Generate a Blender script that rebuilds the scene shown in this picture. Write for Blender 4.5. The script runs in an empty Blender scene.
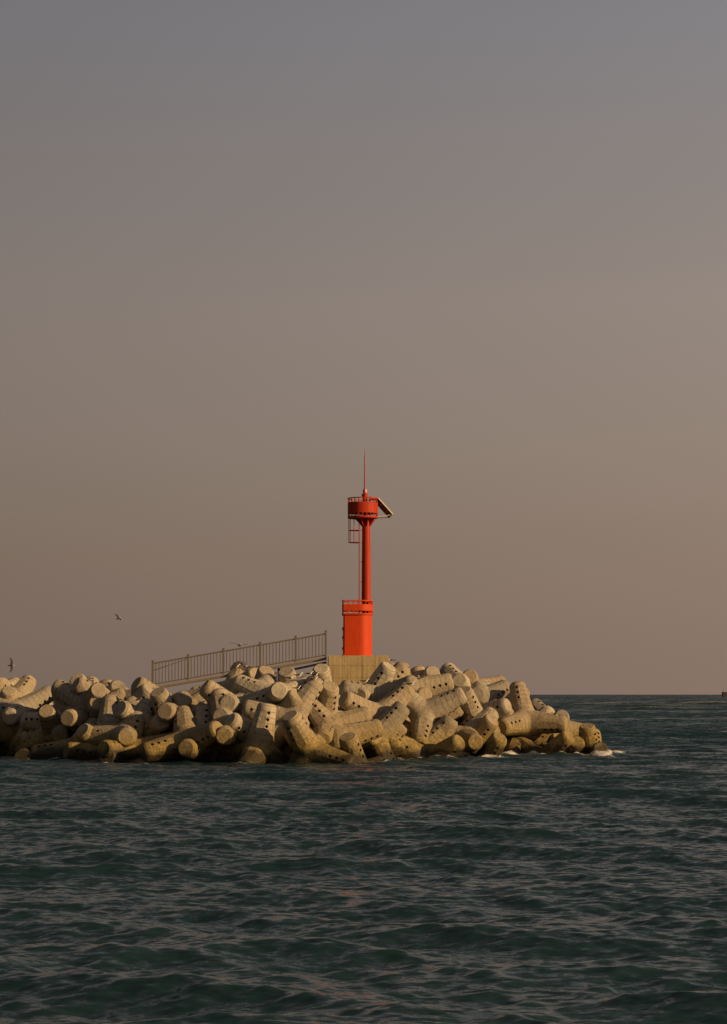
import bpy, bmesh, math, random
import numpy as np
from mathutils import Vector, Matrix, noise as mnoise

# ------------------------------------------------------------------ camera, sky, sun, exposure
S = bpy.context.scene
COL = S.collection
R = math.radians
F = 1991.0                      # focal length in pixels of the 727 x 1024 picture
CAM_H = 4.5
PITCH = math.atan(182 / F)
cam = bpy.data.cameras.new('camera')
cam.sensor_fit = 'VERTICAL'; cam.sensor_height = 36.0
cam.lens = 36.0 * F / 1024
cam.clip_start = 0.5; cam.clip_end = 40000
camo = bpy.data.objects.new('camera', cam); COL.objects.link(camo)
camo.location = (0, 0, CAM_H); camo.rotation_euler = (R(90) + PITCH, 0, 0)
S.camera = camo
S.view_settings.view_transform = 'Standard'; S.view_settings.look = 'None'
S.view_settings.exposure = 0.0; S.view_settings.gamma = 1.0
S.view_settings.use_curve_mapping = False

SUN_EL, SUN_TOWARD = 18.0, 25.0         # elevation; how far the sun stands on the camera's side of due right
sun_dir = Vector((math.cos(R(SUN_EL)) * math.cos(R(SUN_TOWARD)), -math.cos(R(SUN_EL)) * math.sin(R(SUN_TOWARD)), math.sin(R(SUN_EL))))

def lin(c):
    return tuple((((v / 255) / 12.92) if v / 255 <= 0.04045 else (((v / 255) + 0.055) / 1.055) ** 2.4) for v in c)

world = bpy.data.worlds.new('World'); S.world = world; world.use_nodes = True
nt = world.node_tree; nt.nodes.clear()
def N(t, ty, **kw):
    n = t.nodes.new(ty)
    for k, v in kw.items(): setattr(n, k, v)
    return n
out = N(nt, 'ShaderNodeOutputWorld'); bg = N(nt, 'ShaderNodeBackground'); bg.inputs['Strength'].default_value = 0.1
sky = N(nt, 'ShaderNodeTexSky', sky_type='NISHITA'); sky.sun_disc = False
sky.sun_elevation = R(SUN_EL); sky.sun_rotation = R(90 + SUN_TOWARD); sky.dust_density = 4
tc = N(nt, 'ShaderNodeTexCoord'); sp = N(nt, 'ShaderNodeSeparateXYZ')
nt.links.new(tc.outputs['Generated'], sp.inputs[0])
ramp = N(nt, 'ShaderNodeValToRGB')
stops = [(0.0, (129, 110, 98)), (0.07, (134, 116, 102)), (0.125, (139, 123, 111)), (0.195, (140, 127, 118)),
         (0.25, (133, 124, 119)), (0.325, (125, 122, 124)), (0.5, (100, 97, 99)), (1.0, (74, 74, 82))]
el = ramp.color_ramp.elements
el[0].position, el[0].color = stops[0][0], (*lin(stops[0][1]), 1)
el[1].position, el[1].color = stops[-1][0], (*lin(stops[-1][1]), 1)
for p, c in stops[1:-1]:
    e = el.new(p); e.color = (*lin(c), 1)
nt.links.new(sp.outputs['Z'], ramp.inputs[0])
az = N(nt, 'ShaderNodeMath', operation='MULTIPLY_ADD'); az.inputs[1].default_value = 0.72; az.inputs[2].default_value = 1.0
nt.links.new(sp.outputs['X'], az.inputs[0])
azs = N(nt, 'ShaderNodeMath', operation='MULTIPLY'); azs.inputs[1].default_value = 9.75
nt.links.new(az.outputs[0], azs.inputs[0])
mul = N(nt, 'ShaderNodeVectorMath', operation='SCALE')
nt.links.new(ramp.outputs[0], mul.inputs[0]); nt.links.new(azs.outputs[0], mul.inputs['Scale'])
nis = N(nt, 'ShaderNodeVectorMath', operation='SCALE'); nis.inputs['Scale'].default_value = 0.045
nt.links.new(sky.outputs[0], nis.inputs[0])
add = N(nt, 'ShaderNodeVectorMath', operation='ADD')
nt.links.new(mul.outputs[0], add.inputs[0]); nt.links.new(nis.outputs[0], add.inputs[1])
nt.links.new(add.outputs[0], bg.inputs[0]); nt.links.new(bg.outputs[0], out.inputs[0])

sl = bpy.data.lights.new('sun', 'SUN'); sl.energy = 5.0; sl.angle = R(0.5); sl.color = (1.0, 0.645, 0.31)
so = bpy.data.objects.new('sun', sl); COL.objects.link(so)
so.rotation_euler = sun_dir.to_track_quat('Z', 'Y').to_euler()

# ------------------------------------------------------------------ helpers
def P(px, py, Y):
    """world point at depth Y seen at picture position (px, py) - used to measure places off the photograph"""
    x = (px - 363.5) / F; u = (512 - py) / F
    dy = math.cos(PITCH) - u * math.sin(PITCH); dz = math.sin(PITCH) + u * math.cos(PITCH)
    k = Y / dy
    return Vector((x * k, Y, CAM_H + dz * k))

def tag(o, label=None, cat=None, group=None, kind=None):
    if label: o['label'] = label
    if cat: o['category'] = cat
    if group: o['group'] = group
    if kind: o['kind'] = kind
    return o

def mesh_obj(name, bm, mats, parent=None, smooth=None):
    me = bpy.data.meshes.new(name); bm.normal_update(); bm.to_mesh(me); bm.free()
    for m in (mats if isinstance(mats, (list, tuple)) else [mats]): me.materials.append(m)
    if smooth is not None:
        for p in me.polygons: p.use_smooth = True
        me.set_sharp_from_angle(angle=R(smooth))
    o = bpy.data.objects.new(name, me); COL.objects.link(o)
    if parent: o.parent = parent
    return o

def empty(name, loc):
    o = bpy.data.objects.new(name, None); COL.objects.link(o); o.location = loc; o.empty_display_size = 0.3
    return o

def box(bm, c, s, rot=None, mat=0):
    m = Matrix.Translation(c) @ (rot.to_4x4() if rot else Matrix.Identity(4)) @ Matrix.Diagonal((*s, 1))
    r = bmesh.ops.create_cube(bm, size=1.0, matrix=m)
    for v in r['verts']:
        for f in v.link_faces: f.material_index = mat
    return r['verts']

def tube(bm, a, b, r0, r1=None, seg=10, mat=0, caps=True):
    a = Vector(a); b = Vector(b); r1 = r0 if r1 is None else r1
    d = b - a; q = d.to_track_quat('Z', 'Y').to_matrix().to_4x4()
    m = Matrix.Translation((a + b) / 2) @ q
    r = bmesh.ops.create_cone(bm, cap_ends=caps, segments=seg, radius1=r0, radius2=r1, depth=d.length, matrix=m)
    for v in r['verts']:
        for f in v.link_faces: f.material_index = mat

def bar(bm, a, b, w, h, mat=0):
    a = Vector(a); b = Vector(b); d = b - a
    x = d.normalized(); z = Vector((0, 0, 1))
    if abs(x.z) > 0.95: z = Vector((0, 1, 0))
    y = z.cross(x).normalized(); z = x.cross(y)
    rot = Matrix((x, y, z)).transposed()
    box(bm, (a + b) / 2, (d.length, w, h), rot, mat)

def lathe(bm, prof, c=(0, 0), seg=32, mat=0):
    rings = []
    for r, z in prof:
        rings.append([bm.verts.new((c[0] + r * math.cos(2 * math.pi * i / seg), c[1] + r * math.sin(2 * math.pi * i / seg), z)) for i in range(seg)])
    for a, b in zip(rings, rings[1:]):
        for i in range(seg):
            f = bm.faces.new((a[i], a[(i + 1) % seg], b[(i + 1) % seg], b[i])); f.material_index = mat
    for ring, flip in ((rings[0], True), (rings[-1], False)):
        f = bm.faces.new(ring[::-1] if flip else ring); f.material_index = mat
    return rings

# ------------------------------------------------------------------ materials
def mat(name):
    m = bpy.data.materials.new(name); m.use_nodes = True
    t = m.node_tree; b = t.nodes['Principled BSDF']
    return m, t, b
def ramp_node(t, src, stops, interp='LINEAR'):
    r = t.nodes.new('ShaderNodeValToRGB'); r.color_ramp.interpolation = interp
    e = r.color_ramp.elements
    e[0].position = stops[0][0]; e[0].color = (*stops[0][1], 1)
    e[1].position = stops[-1][0]; e[1].color = (*stops[-1][1], 1)
    for p, c in stops[1:-1]:
        k = e.new(p); k.color = (*c, 1)
    t.links.new(src, r.inputs[0]); return r.outputs[0]
def noise_node(t, scale, detail=4, rough=0.55, coord=None, dist=0):
    n = t.nodes.new('ShaderNodeTexNoise'); n.inputs['Scale'].default_value = scale
    n.inputs['Detail'].default_value = detail; n.inputs['Roughness'].default_value = rough
    n.inputs['Distortion'].default_value = dist
    if coord: t.links.new(coord, n.inputs['Vector'])
    return n.outputs[0]
def mathn(t, op, a, b=None, c=None, clamp=False):
    n = t.nodes.new('ShaderNodeMath'); n.operation = op; n.use_clamp = clamp
    for i, v in enumerate((a, b, c)):
        if v is None: continue
        if isinstance(v, (int, float)): n.inputs[i].default_value = v
        else: t.links.new(v, n.inputs[i])
    return n.outputs[0]
def mixc(t, fac, a, b, mode='MIX'):
    n = t.nodes.new('ShaderNodeMix'); n.data_type = 'RGBA'; n.blend_type = mode
    for sck, v in ((0, fac), (6, a), (7, b)):
        if isinstance(v, (int, float)): n.inputs[sck].default_value = v
        elif isinstance(v, tuple): n.inputs[sck].default_value = (*v, 1)
        else: t.links.new(v, n.inputs[sck])
    return n.outputs[2]
def maprange(t, v, a, b, c=0.0, d=1.0):
    n = t.nodes.new('ShaderNodeMapRange'); n.clamp = True
    t.links.new(v, n.inputs[0])
    for i, x in enumerate((a, b, c, d)): n.inputs[i + 1].default_value = x
    return n.outputs[0]

def concrete_material():
    m, t, b = mat('weathered_concrete')
    tc = t.nodes.new('ShaderNodeTexCoord'); geo = t.nodes.new('ShaderNodeNewGeometry'); oi = t.nodes.new('ShaderNodeObjectInfo')
    # offset the pattern from block to block
    off = t.nodes.new('ShaderNodeVectorMath'); off.operation = 'SCALE'; off.inputs['Scale'].default_value = 37.0
    cmb = t.nodes.new('ShaderNodeCombineXYZ')
    for i in range(3): t.links.new(oi.outputs['Random'], cmb.inputs[i])
    t.links.new(cmb.outputs[0], off.inputs[0])
    va = t.nodes.new('ShaderNodeVectorMath'); va.operation = 'ADD'
    t.links.new(tc.outputs['Object'], va.inputs[0]); t.links.new(off.outputs[0], va.inputs[1])
    crd = va.outputs[0]
    n1 = noise_node(t, 0.9, 6, 0.62, crd, 0.4); n2 = noise_node(t, 6.0, 5, 0.6, crd); n3 = noise_node(t, 28, 3, 0.6, crd)
    base = ramp_node(t, n1, [(0.25, (0.21, 0.185, 0.145)), (0.42, (0.38, 0.345, 0.275)), (0.75, (0.50, 0.455, 0.365))])
    base = mixc(t, 0.5, base, ramp_node(t, n2, [(0.3, (0.55, 0.53, 0.5)), (0.7, (1.0, 1.0, 1.0))]), 'MULTIPLY')
    tone = ramp_node(t, oi.outputs['Random'], [(0.0, (0.66, 0.66, 0.67)), (0.3, (0.98, 0.96, 0.93)), (0.55, (0.80, 0.72, 0.60)), (0.8, (1.0, 0.93, 0.80)), (1.0, (1.16, 1.15, 1.12))])
    base = mixc(t, 1.0, base, tone, 'MULTIPLY')
    # vertical run-off streaks
    sc = t.nodes.new('ShaderNodeMapping'); sc.inputs['Scale'].default_value = (3.2, 3.2, 0.35)
    t.links.new(geo.outputs['Position'], sc.inputs[0])
    st = noise_node(t, 1.6, 4, 0.6, sc.outputs[0])
    base = mixc(t, maprange(t, st, 0.54, 0.72, 0, 0.5), base, (0.12, 0.10, 0.075))
    # formwork ring marks along each leg
    at = t.nodes.new('ShaderNodeAttribute'); at.attribute_name = 'along'
    fr = mathn(t, 'FRACT', mathn(t, 'MULTIPLY', at.outputs['Fac'], 2.6))
    line = mathn(t, 'LESS_THAN', fr, 0.1)
    ln = mathn(t, 'MULTIPLY', line, maprange(t, n1, 0.38, 0.58, 0, 0.7))
    base = mixc(t, ln, base, (0.12, 0.10, 0.08))
    # bird droppings on faces looking up
    sp = t.nodes.new('ShaderNodeSeparateXYZ'); t.links.new(geo.outputs['Normal'], sp.inputs[0])
    dn = noise_node(t, 3.4, 5, 0.7, crd, 0.8)
    dr = mathn(t, 'MULTIPLY', maprange(t, sp.outputs['Z'], 0.45, 0.8), maprange(t, dn, 0.62, 0.67, 0, 0.75))
    base = mixc(t, dr, base, (0.7, 0.68, 0.63))
    # tide zone: ochre algae band, black wet band at the waterline
    sz = t.nodes.new('ShaderNodeSeparateXYZ'); t.links.new(geo.outputs['Position'], sz.inputs[0])
    wn = noise_node(t, 0.8, 4, 0.6, geo.outputs['Position'])
    zz = mathn(t, 'ADD', sz.outputs['Z'], mathn(t, 'MULTIPLY', mathn(t, 'SUBTRACT', wn, 0.5), -1.8))
    alg = maprange(t, zz, 1.2, 3.1, 1.0, 0.0)
    base = mixc(t, mathn(t, 'MULTIPLY', alg, 0.82), base, ramp_node(t, n2, [(0.3, (0.10, 0.07, 0.012)), (0.7, (0.32, 0.23, 0.06))]))
    wet = maprange(t, zz, 0.55, 1.0, 1.0, 0.0)
    base = mixc(t, mathn(t, 'MULTIPLY', wet, 0.88), base, (0.022, 0.018, 0.010))
    t.links.new(base, b.inputs['Base Color'])
    rg = mathn(t, 'SUBTRACT', 0.92, mathn(t, 'MULTIPLY', wet, 0.5)); t.links.new(rg, b.inputs['Roughness'])
    b.inputs['Specular IOR Level'].default_value = 0.3
    bmp = t.nodes.new('ShaderNodeBump'); bmp.inputs['Strength'].default_value = 0.9; bmp.inputs['Distance'].default_value = 0.07
    hh = mathn(t, 'ADD', mathn(t, 'MULTIPLY', n2, 0.9), mathn(t, 'MULTIPLY', n3, 0.35))
    hh = mathn(t, 'SUBTRACT', hh, mathn(t, 'MULTIPLY', line, 0.4))
    t.links.new(hh, bmp.inputs['Height']); t.links.new(bmp.outputs[0], b.inputs['Normal'])
    return m
M_CONC = concrete_material()

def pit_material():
    m, t, b = mat('hole_dark'); b.inputs['Roughness'].default_value = 0.95  # dark mottled colour for the walls and floor of the holes
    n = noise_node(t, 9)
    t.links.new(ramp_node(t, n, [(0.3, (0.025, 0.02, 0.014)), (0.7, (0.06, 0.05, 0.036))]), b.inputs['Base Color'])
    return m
M_PIT = pit_material()

def pedestal_material():
    m, t, b = mat('pedestal_concrete')
    tc = t.nodes.new('ShaderNodeTexCoord'); crd = tc.outputs['Object']
    n1 = noise_node(t, 0.8, 5, 0.6, crd); n2 = noise_node(t, 7, 5, 0.65, crd)
    base = ramp_node(t, n1, [(0.25, (0.40, 0.31, 0.16)), (0.75, (0.56, 0.45, 0.25))])
    base = mixc(t, 0.5, base, ramp_node(t, n2, [(0.3, (0.6, 0.58, 0.55)), (0.7, (1, 1, 1))]), 'MULTIPLY')
    mp = t.nodes.new('ShaderNodeMapping'); mp.inputs['Scale'].default_value = (5.5, 5.5, 0.12); t.links.new(crd, mp.inputs[0])
    st = noise_node(t, 1.0, 4, 0.6, mp.outputs[0])
    base = mixc(t, maprange(t, st, 0.5, 0.66, 0, 0.62), base, (0.15, 0.115, 0.065))
    sp = t.nodes.new('ShaderNodeSeparateXYZ'); t.links.new(crd, sp.inputs[0])
    hl = mathn(t, 'LESS_THAN', mathn(t, 'FRACT', mathn(t, 'ADD', mathn(t, 'MULTIPLY', sp.outputs['Z'], 1.12), 0.86)), 0.05)
    vl = mathn(t, 'LESS_THAN', mathn(t, 'FRACT', mathn(t, 'MULTIPLY', sp.outputs['X'], 0.83)), 0.03)
    base = mixc(t, mathn(t, 'MULTIPLY', mathn(t, 'MAXIMUM', hl, vl), 0.5), base, (0.12, 0.09, 0.05))
    t.links.new(base, b.inputs['Base Color']); b.inputs['Roughness'].default_value = 0.92
    bmp = t.nodes.new('ShaderNodeBump'); bmp.inputs['Strength'].default_value = 0.5; bmp.inputs['Distance'].default_value = 0.04
    t.links.new(mathn(t, 'SUBTRACT', n2, mathn(t, 'MULTIPLY', mathn(t, 'MAXIMUM', hl, vl), 0.8)), bmp.inputs['Height'])
    t.links.new(bmp.outputs[0], b.inputs['Normal'])
    return m
M_PED = pedestal_material()

def paint(name, col, rough=0.45, dirt=0.5, dcol=(0.10, 0.02, 0.01)):
    m, t, b = mat(name)
    tc = t.nodes.new('ShaderNodeTexCoord'); crd = tc.outputs['Object']
    mp = t.nodes.new('ShaderNodeMapping'); mp.inputs['Scale'].default_value = (4, 4, 0.5); t.links.new(crd, mp.inputs[0])
    n = noise_node(t, 1.3, 5, 0.65, mp.outputs[0]); n2 = noise_node(t, 5, 4, 0.6, crd)
    base = mixc(t, mathn(t, 'MULTIPLY', maprange(t, n, 0.5, 0.78), dirt), col, dcol)
    base = mixc(t, 0.25, base, ramp_node(t, n2, [(0.3, (0.65, 0.65, 0.65)), (0.7, (1, 1, 1))]), 'MULTIPLY')
    t.links.new(base, b.inputs['Base Color'])
    t.links.new(maprange(t, n2, 0.3, 0.7, rough - 0.08, rough + 0.15), b.inputs['Roughness'])
    return m
M_RED = paint('red_paint', (0.53, 0.05, 0.006), 0.55, 0.35)
M_REDB = paint('shaded_red_paint', (0.40, 0.033, 0.009), 0.55, 0.55)  # upper tower red: weaker sunlight painted into a darker colour, plus heavier weather streaks
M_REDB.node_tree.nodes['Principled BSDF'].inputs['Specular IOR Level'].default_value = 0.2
M_RED.node_tree.nodes['Principled BSDF'].inputs['Specular IOR Level'].default_value = 0.2
M_STEEL = paint('rail_steel', (0.145, 0.125, 0.10), 0.5, 0.7, (0.08, 0.05, 0.03))
M_DECK = paint('deck_concrete', (0.27, 0.23, 0.17), 0.85, 0.6, (0.12, 0.10, 0.07))
M_DARK = paint('dark_metal', (0.035, 0.03, 0.028), 0.5, 0.4)
M_FRAME = paint('pale_frame_metal', (0.62, 0.56, 0.36), 0.45, 0.3, (0.25, 0.2, 0.12))
M_PANELBACK = paint('panel_backing', (0.10, 0.075, 0.05), 0.6, 0.4, (0.05, 0.04, 0.03))
M_LENS = paint('lamp_lens', (0.55, 0.30, 0.24), 0.2, 0.1)
M_HULL = paint('ship_hull', (0.04, 0.033, 0.035), 0.6, 0.3)
M_SHIPW = paint('ship_white', (0.3, 0.26, 0.24), 0.6, 0.3)
M_GWHITE = paint('gull_white', (0.80, 0.78, 0.74), 0.8, 0.1, (0.5, 0.5, 0.5))
M_GGREY = paint('gull_slate', (0.035, 0.035, 0.04), 0.8, 0.1, (0.02, 0.02, 0.02))
M_GBLACK = paint('gull_black', (0.012, 0.012, 0.012), 0.8, 0.1, (0.01, 0.01, 0.01))
M_GBEAK = paint('gull_beak', (0.55, 0.35, 0.05), 0.6, 0.1, (0.3, 0.05, 0.02))

def cell_material():
    m, t, b = mat('solar_cells'); b.inputs['Roughness'].default_value = 0.15
    tc = t.nodes.new('ShaderNodeTexCoord'); br = t.nodes.new('ShaderNodeTexBrick'); br.offset = 0
    br.inputs['Scale'].default_value = 6; br.inputs['Color1'].default_value = (0.01, 0.014, 0.04, 1); br.inputs['Color2'].default_value = (0.012, 0.018, 0.05, 1)
    br.inputs['Mortar'].default_value = (0.3, 0.3, 0.3, 1); br.inputs['Mortar Size'].default_value = 0.02
    t.links.new(tc.outputs['Object'], br.inputs[0]); t.links.new(br.outputs[0], b.inputs['Base Color'])
    return m
M_CELL = cell_material()

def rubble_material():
    m, t, b = mat('dark_rubble'); b.inputs['Roughness'].default_value = 0.95  # rock colour set dark to paint in the shade of gaps between blocks
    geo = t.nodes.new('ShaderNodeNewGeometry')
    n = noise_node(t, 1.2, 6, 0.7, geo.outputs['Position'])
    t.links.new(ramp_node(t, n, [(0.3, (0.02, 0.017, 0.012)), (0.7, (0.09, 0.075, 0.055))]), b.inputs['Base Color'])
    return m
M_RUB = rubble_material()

def water_material():
    m, t, b = mat('sea_water')
    geo = t.nodes.new('ShaderNodeNewGeometry')
    pos = geo.outputs['Position']
    def slope(scale, sx, sy, amp):
        mp = t.nodes.new('ShaderNodeMapping'); mp.inputs['Scale'].default_value = (sx, sy, 1); t.links.new(pos, mp.inputs[0])
        mp.inputs['Rotation'].default_value = (0, 0, R(random.uniform(-12, 12)))
        n = t.nodes.new('ShaderNodeTexNoise'); n.inputs['Scale'].default_value = scale; n.inputs['Detail'].default_value = 4; n.inputs['Roughness'].default_value = 0.6
        t.links.new(mp.outputs[0], n.inputs['Vector'])
        s = t.nodes.new('ShaderNodeVectorMath'); s.operation = 'SUBTRACT'; s.inputs[1].default_value = (0.5, 0.5, 0.5)
        t.links.new(n.outputs['Color'], s.inputs[0])
        k = t.nodes.new('ShaderNodeVectorMath'); k.operation = 'MULTIPLY'; k.inputs[1].default_value = (amp * 0.7, amp, 0)
        t.links.new(s.outputs[0], k.inputs[0]); return k
    random.seed(5)
    s1 = slope(5.0, 0.55, 1.2, WAVE_SLOPES[0]); s2 = slope(0.75, 0.5, 1.5, WAVE_SLOPES[1]); s3 = slope(0.16, 0.45, 1.6, WAVE_SLOPES[2])
    # the broad slopes live in the mesh near the viewer; beyond where the mesh can hold them they come from here
    at = t.nodes.new('ShaderNodeAttribute'); at.attribute_name = 'lost'
    sc = t.nodes.new('ShaderNodeVectorMath'); sc.operation = 'SCALE'; t.links.new(s2.outputs[0], sc.inputs[0]); t.links.new(at.outputs['Fac'], sc.inputs['Scale'])
    at2 = t.nodes.new('ShaderNodeAttribute'); at2.attribute_name = 'lost_long'
    sc2 = t.nodes.new('ShaderNodeVectorMath'); sc2.operation = 'SCALE'; t.links.new(s3.outputs[0], sc2.inputs[0]); t.links.new(at2.outputs['Fac'], sc2.inputs['Scale'])
    cur = geo.outputs['Normal']
    for s in (s1, sc, sc2):
        a = t.nodes.new('ShaderNodeVectorMath'); a.operation = 'ADD'
        t.links.new(cur, a.inputs[0]); t.links.new(s.outputs[0], a.inputs[1]); cur = a.outputs[0]
    # the chop runs before the wind: its steep faces look towards -y
    bs = t.nodes.new('ShaderNodeVectorMath'); bs.operation = 'SCALE'; bs.inputs[0].default_value = (0.02, -0.36, 0); 
    gm = t.nodes.new('ShaderNodeMapping'); gm.inputs['Scale'].default_value = (0.35, 1.0, 1); t.links.new(pos, gm.inputs[0])
    gn = noise_node(t, 0.035, 6, 0.68, gm.outputs[0])
    t.links.new(mathn(t, 'MULTIPLY', mathn(t, 'MULTIPLY_ADD', at.outputs['Fac'], 0.86, 0.14), maprange(t, gn, 0.3, 0.7, 0.35, 1.75)), bs.inputs['Scale'])
    a = t.nodes.new('ShaderNodeVectorMath'); a.operation = 'ADD'; t.links.new(cur, a.inputs[0]); t.links.new(bs.outputs[0], a.inputs[1]); cur = a.outputs[0]
    nn = t.nodes.new('ShaderNodeVectorMath'); nn.operation = 'NORMALIZE'; t.links.new(cur, nn.inputs[0])
    t.links.new(nn.outputs[0], b.inputs['Normal'])
    b.inputs['IOR'].default_value = 1.333
    fo = t.nodes.new('ShaderNodeAttribute'); fo.attribute_name = 'foam'
    fn = noise_node(t, 2.2, 7, 0.72, pos, 0.6)
    thr = mathn(t, 'ADD', fo.outputs['Fac'], mathn(t, 'MULTIPLY', mathn(t, 'SUBTRACT', fn, 0.5), 1.9))
    fm = maprange(t, thr, 0.62, 0.85)
    body = ramp_node(t, noise_node(t, 0.05, 3, 0.5, pos), [(0.3, (0.007, 0.0225, 0.0265)), (0.7, (0.011, 0.031, 0.0355))])
    t.links.new(mixc(t, fm, body, (0.62, 0.6, 0.56)), b.inputs['Base Color'])
    t.links.new(mathn(t, 'ADD', 0.13, mathn(t, 'MULTIPLY', fm, 0.7)), b.inputs['Roughness'])
    return m
WAVE_SLOPES = (1.45, 1.7, 1.2)
M_SEA = water_material()

# ------------------------------------------------------------------ tetrapod (one mesh, shared)
LEG = 3.2; R_TIP = 0.62; TAPER = 0.12; NSEG = 18
tdirs = [Vector((0, 0, 1))] + [Vector((math.sin(math.acos(-1 / 3)) * math.cos(a), math.sin(math.acos(-1 / 3)) * math.sin(a), -1 / 3)) for a in (0, 2 * math.pi / 3, 4 * math.pi / 3)]
def leg_radius(t_, th):
    r = R_TIP + (LEG - t_) * TAPER
    # rounded hexagon towards the root, round at the tip
    a = (th % (math.pi / 3)) - math.pi / 6
    hexr = math.cos(math.pi / 6) / math.cos(a) * 1.06
    k = max(0.0, min(1.0, (LEG - t_ - .1) / 0.55)) * 1.0
    return r * (1 - k + k * hexr)
def build_tetrapod_mesh():
    bm = bmesh.new(); lay = bm.verts.layers.float.new('along')
    def inside(p):
        best = -1e9
        # smooth union of the four legs: negative distances blended
        vals = []
        for d in tdirs:
            t_ = p.dot(d); rad = (p - d * t_).length
            vals.append(rad - (R_TIP + (LEG - max(t_, 0)) * TAPER) if t_ > 0 else p.length - (R_TIP + LEG * TAPER))
        k = 45.0
        return -math.log(sum(math.exp(-k * v) for v in vals)) / k
    ts = [LEG, LEG, LEG - 0.09, LEG - 0.22, LEG - 0.42, LEG - 0.69, LEG - 0.87, LEG - 1.14, LEG - 1.32, LEG - 1.59]
    for li, d in enumerate(tdirs):
        other = tdirs[(li + 1) % 4]
        ex = (other - d * other.dot(d)).normalized(); ey = d.cross(ex)
        rings = []
        for j, t_ in enumerate(ts):
            ring = []
            for i in range(NSEG):
                th = 2 * math.pi * i / NSEG
                r = leg_radius(t_, th + math.pi / 6)
                if j == 0: r *= 0.0
                if j == 1: r = R_TIP * 0.80
                if j == 2: r = R_TIP * 0.955
                v = bm.verts.new(d * t_ + (ex * math.cos(th) + ey * math.sin(th)) * r)
                v[lay] = t_; ring.append(v)
                if j == 0: break
            rings.append(ring)
        # from the last planar ring down to the seam with the neighbouring legs
        nlow = 5
        low = [[] for _ in range(nlow)]
        for i in range(NSEG):
            th = 2 * math.pi * i / NSEG
            e = ex * math.cos(th) + ey * math.sin(th)
            # seam: point direction where d and the nearest other leg are equally close
            lo, hi = 0.0, math.pi
            for _ in range(30):
                mid = (lo + hi) / 2; q = d * math.cos(mid) + e * math.sin(mid)
                if all(q.dot(d) >= q.dot(o) - 1e-9 for o in tdirs): lo = mid
                else: hi = mid
            amax = lo
            last = rings[-1][i].co; a0 = math.atan2(last.dot(e), last.dot(d))
            for j in range(nlow):
                a = a0 + (amax - a0) * (j + 1) / nlow
                q = d * math.cos(a) + e * math.sin(a)
                l, h = 0.3, 4.0
                for _ in range(26):
                    mid = (l + h) / 2
                    if inside(q * mid) < 0: l = mid
                    else: h = mid
                rr = l
                # keep the hexagon flavour close to the planar rings
                w = 1 - (j + 1) / nlow
                t_ = rr * math.cos(a)
                rh = leg_radius(t_, th + math.pi / 6) / math.sin(a)
                rr = rr * (1 - w * 0.9) + rh * w * 0.9 if rh < 4 else rr
                v = bm.verts.new(q * rr); v[lay] = rr * math.cos(a); low[j].append(v)
        rings += low
        for i in range(NSEG):
            bm.faces.new((rings[0][0], rings[1][i], rings[1][(i + 1) % NSEG]))
        quads = {}
        for j in range(1, len(rings) - 1):
            for i in range(NSEG):
                a, b_ = rings[j], rings[j + 1]
                quads[(j, i)] = bm.faces.new((a[i], b_[i], b_[(i + 1) % NSEG], a[(i + 1) % NSEG]))
        # lifting holes: lines of square pits along the leg
        for k, i in enumerate((1, 7, 13)):
            rows = (4, 6, 8)
            for j in rows:
                f = quads[(j, i)]
                c = f.calc_center_median(); f.normal_update(); n = f.normal.copy()
                bmesh.ops.inset_individual(bm, faces=[f], thickness=0.012)
                vs = list(f.verts)
                es = [(vs[q].co + vs[(q + 1) % 4].co) / 2 for q in range(4)]
                for q, v in enumerate(vs):
                    v.co = c + (es[q] - c).normalized() * 0.132
                r = bmesh.ops.extrude_discrete_faces(bm, faces=[f])
                nf = r['faces'][0]
                for v in nf.verts: v.co -= n * 0.16
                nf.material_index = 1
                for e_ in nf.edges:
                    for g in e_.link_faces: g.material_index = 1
    bmesh.ops.remove_doubles(bm, verts=bm.verts, dist=0.004)
    bmesh.ops.recalc_face_normals(bm, faces=bm.faces)
    me = bpy.data.meshes.new('tetrapod'); bm.to_mesh(me); bm.free()
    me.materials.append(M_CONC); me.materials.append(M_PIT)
    for p in me.polygons: p.use_smooth = True
    me.set_sharp_from_angle(angle=R(27))
    return me
TET = build_tetrapod_mesh()

BASE = [(-250, 154), (0, 148), (60, 140), (130, 135), (200, 131.5), (300, 130.5), (350, 133.5), (390, 137), (430, 142), (520, 151), (600, 153), (900, 155)]
def interp(tab, x):
    if x <= tab[0][0]: return tab[0][1]
    for (a, ya), (b, yb) in zip(tab, tab[1:]):
        if x <= b: return ya + (yb - ya) * (x - a) / (b - a)
    return tab[-1][1]
def front_Y(z, px): return interp(BASE, px) + 1.6 * max(z, -1.0)
# outline of the heap against sky and bridge, measured off the photograph
SKYLINE = [(-300, 676), (0, 675), (40, 678), (60, 683), (75, 676), (95, 680), (120, 683), (132, 678), (150, 678), (154, 690), (200, 684), (260, 674), (300, 667), (326, 664), (329, 684), (385, 684), (389, 661),
           (405, 660), (440, 668), (447, 664), (460, 663), (475, 671), (500, 678), (516, 681), (525, 684), (535, 700), (548, 706), (566, 715), (570, 735), (578, 738), (583, 724), (592, 724), (602, 745), (612, 752), (620, 790)]
def proj(p):
    """picture position of a world point"""
    dy = p.y * math.cos(PITCH) + (p.z - CAM_H) * math.sin(PITCH); dz = -p.y * math.sin(PITCH) + (p.z - CAM_H) * math.cos(PITCH)
    return 363.5 + F * p.x / dy, 512 - F * dz / dy
def centre_point(cx, cy, dY=0.0):
    Y = 138.0
    for _ in range(8): Y = front_Y(P(cx, cy, Y).z, cx) + dY
    return P(cx, cy, Y)
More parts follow.
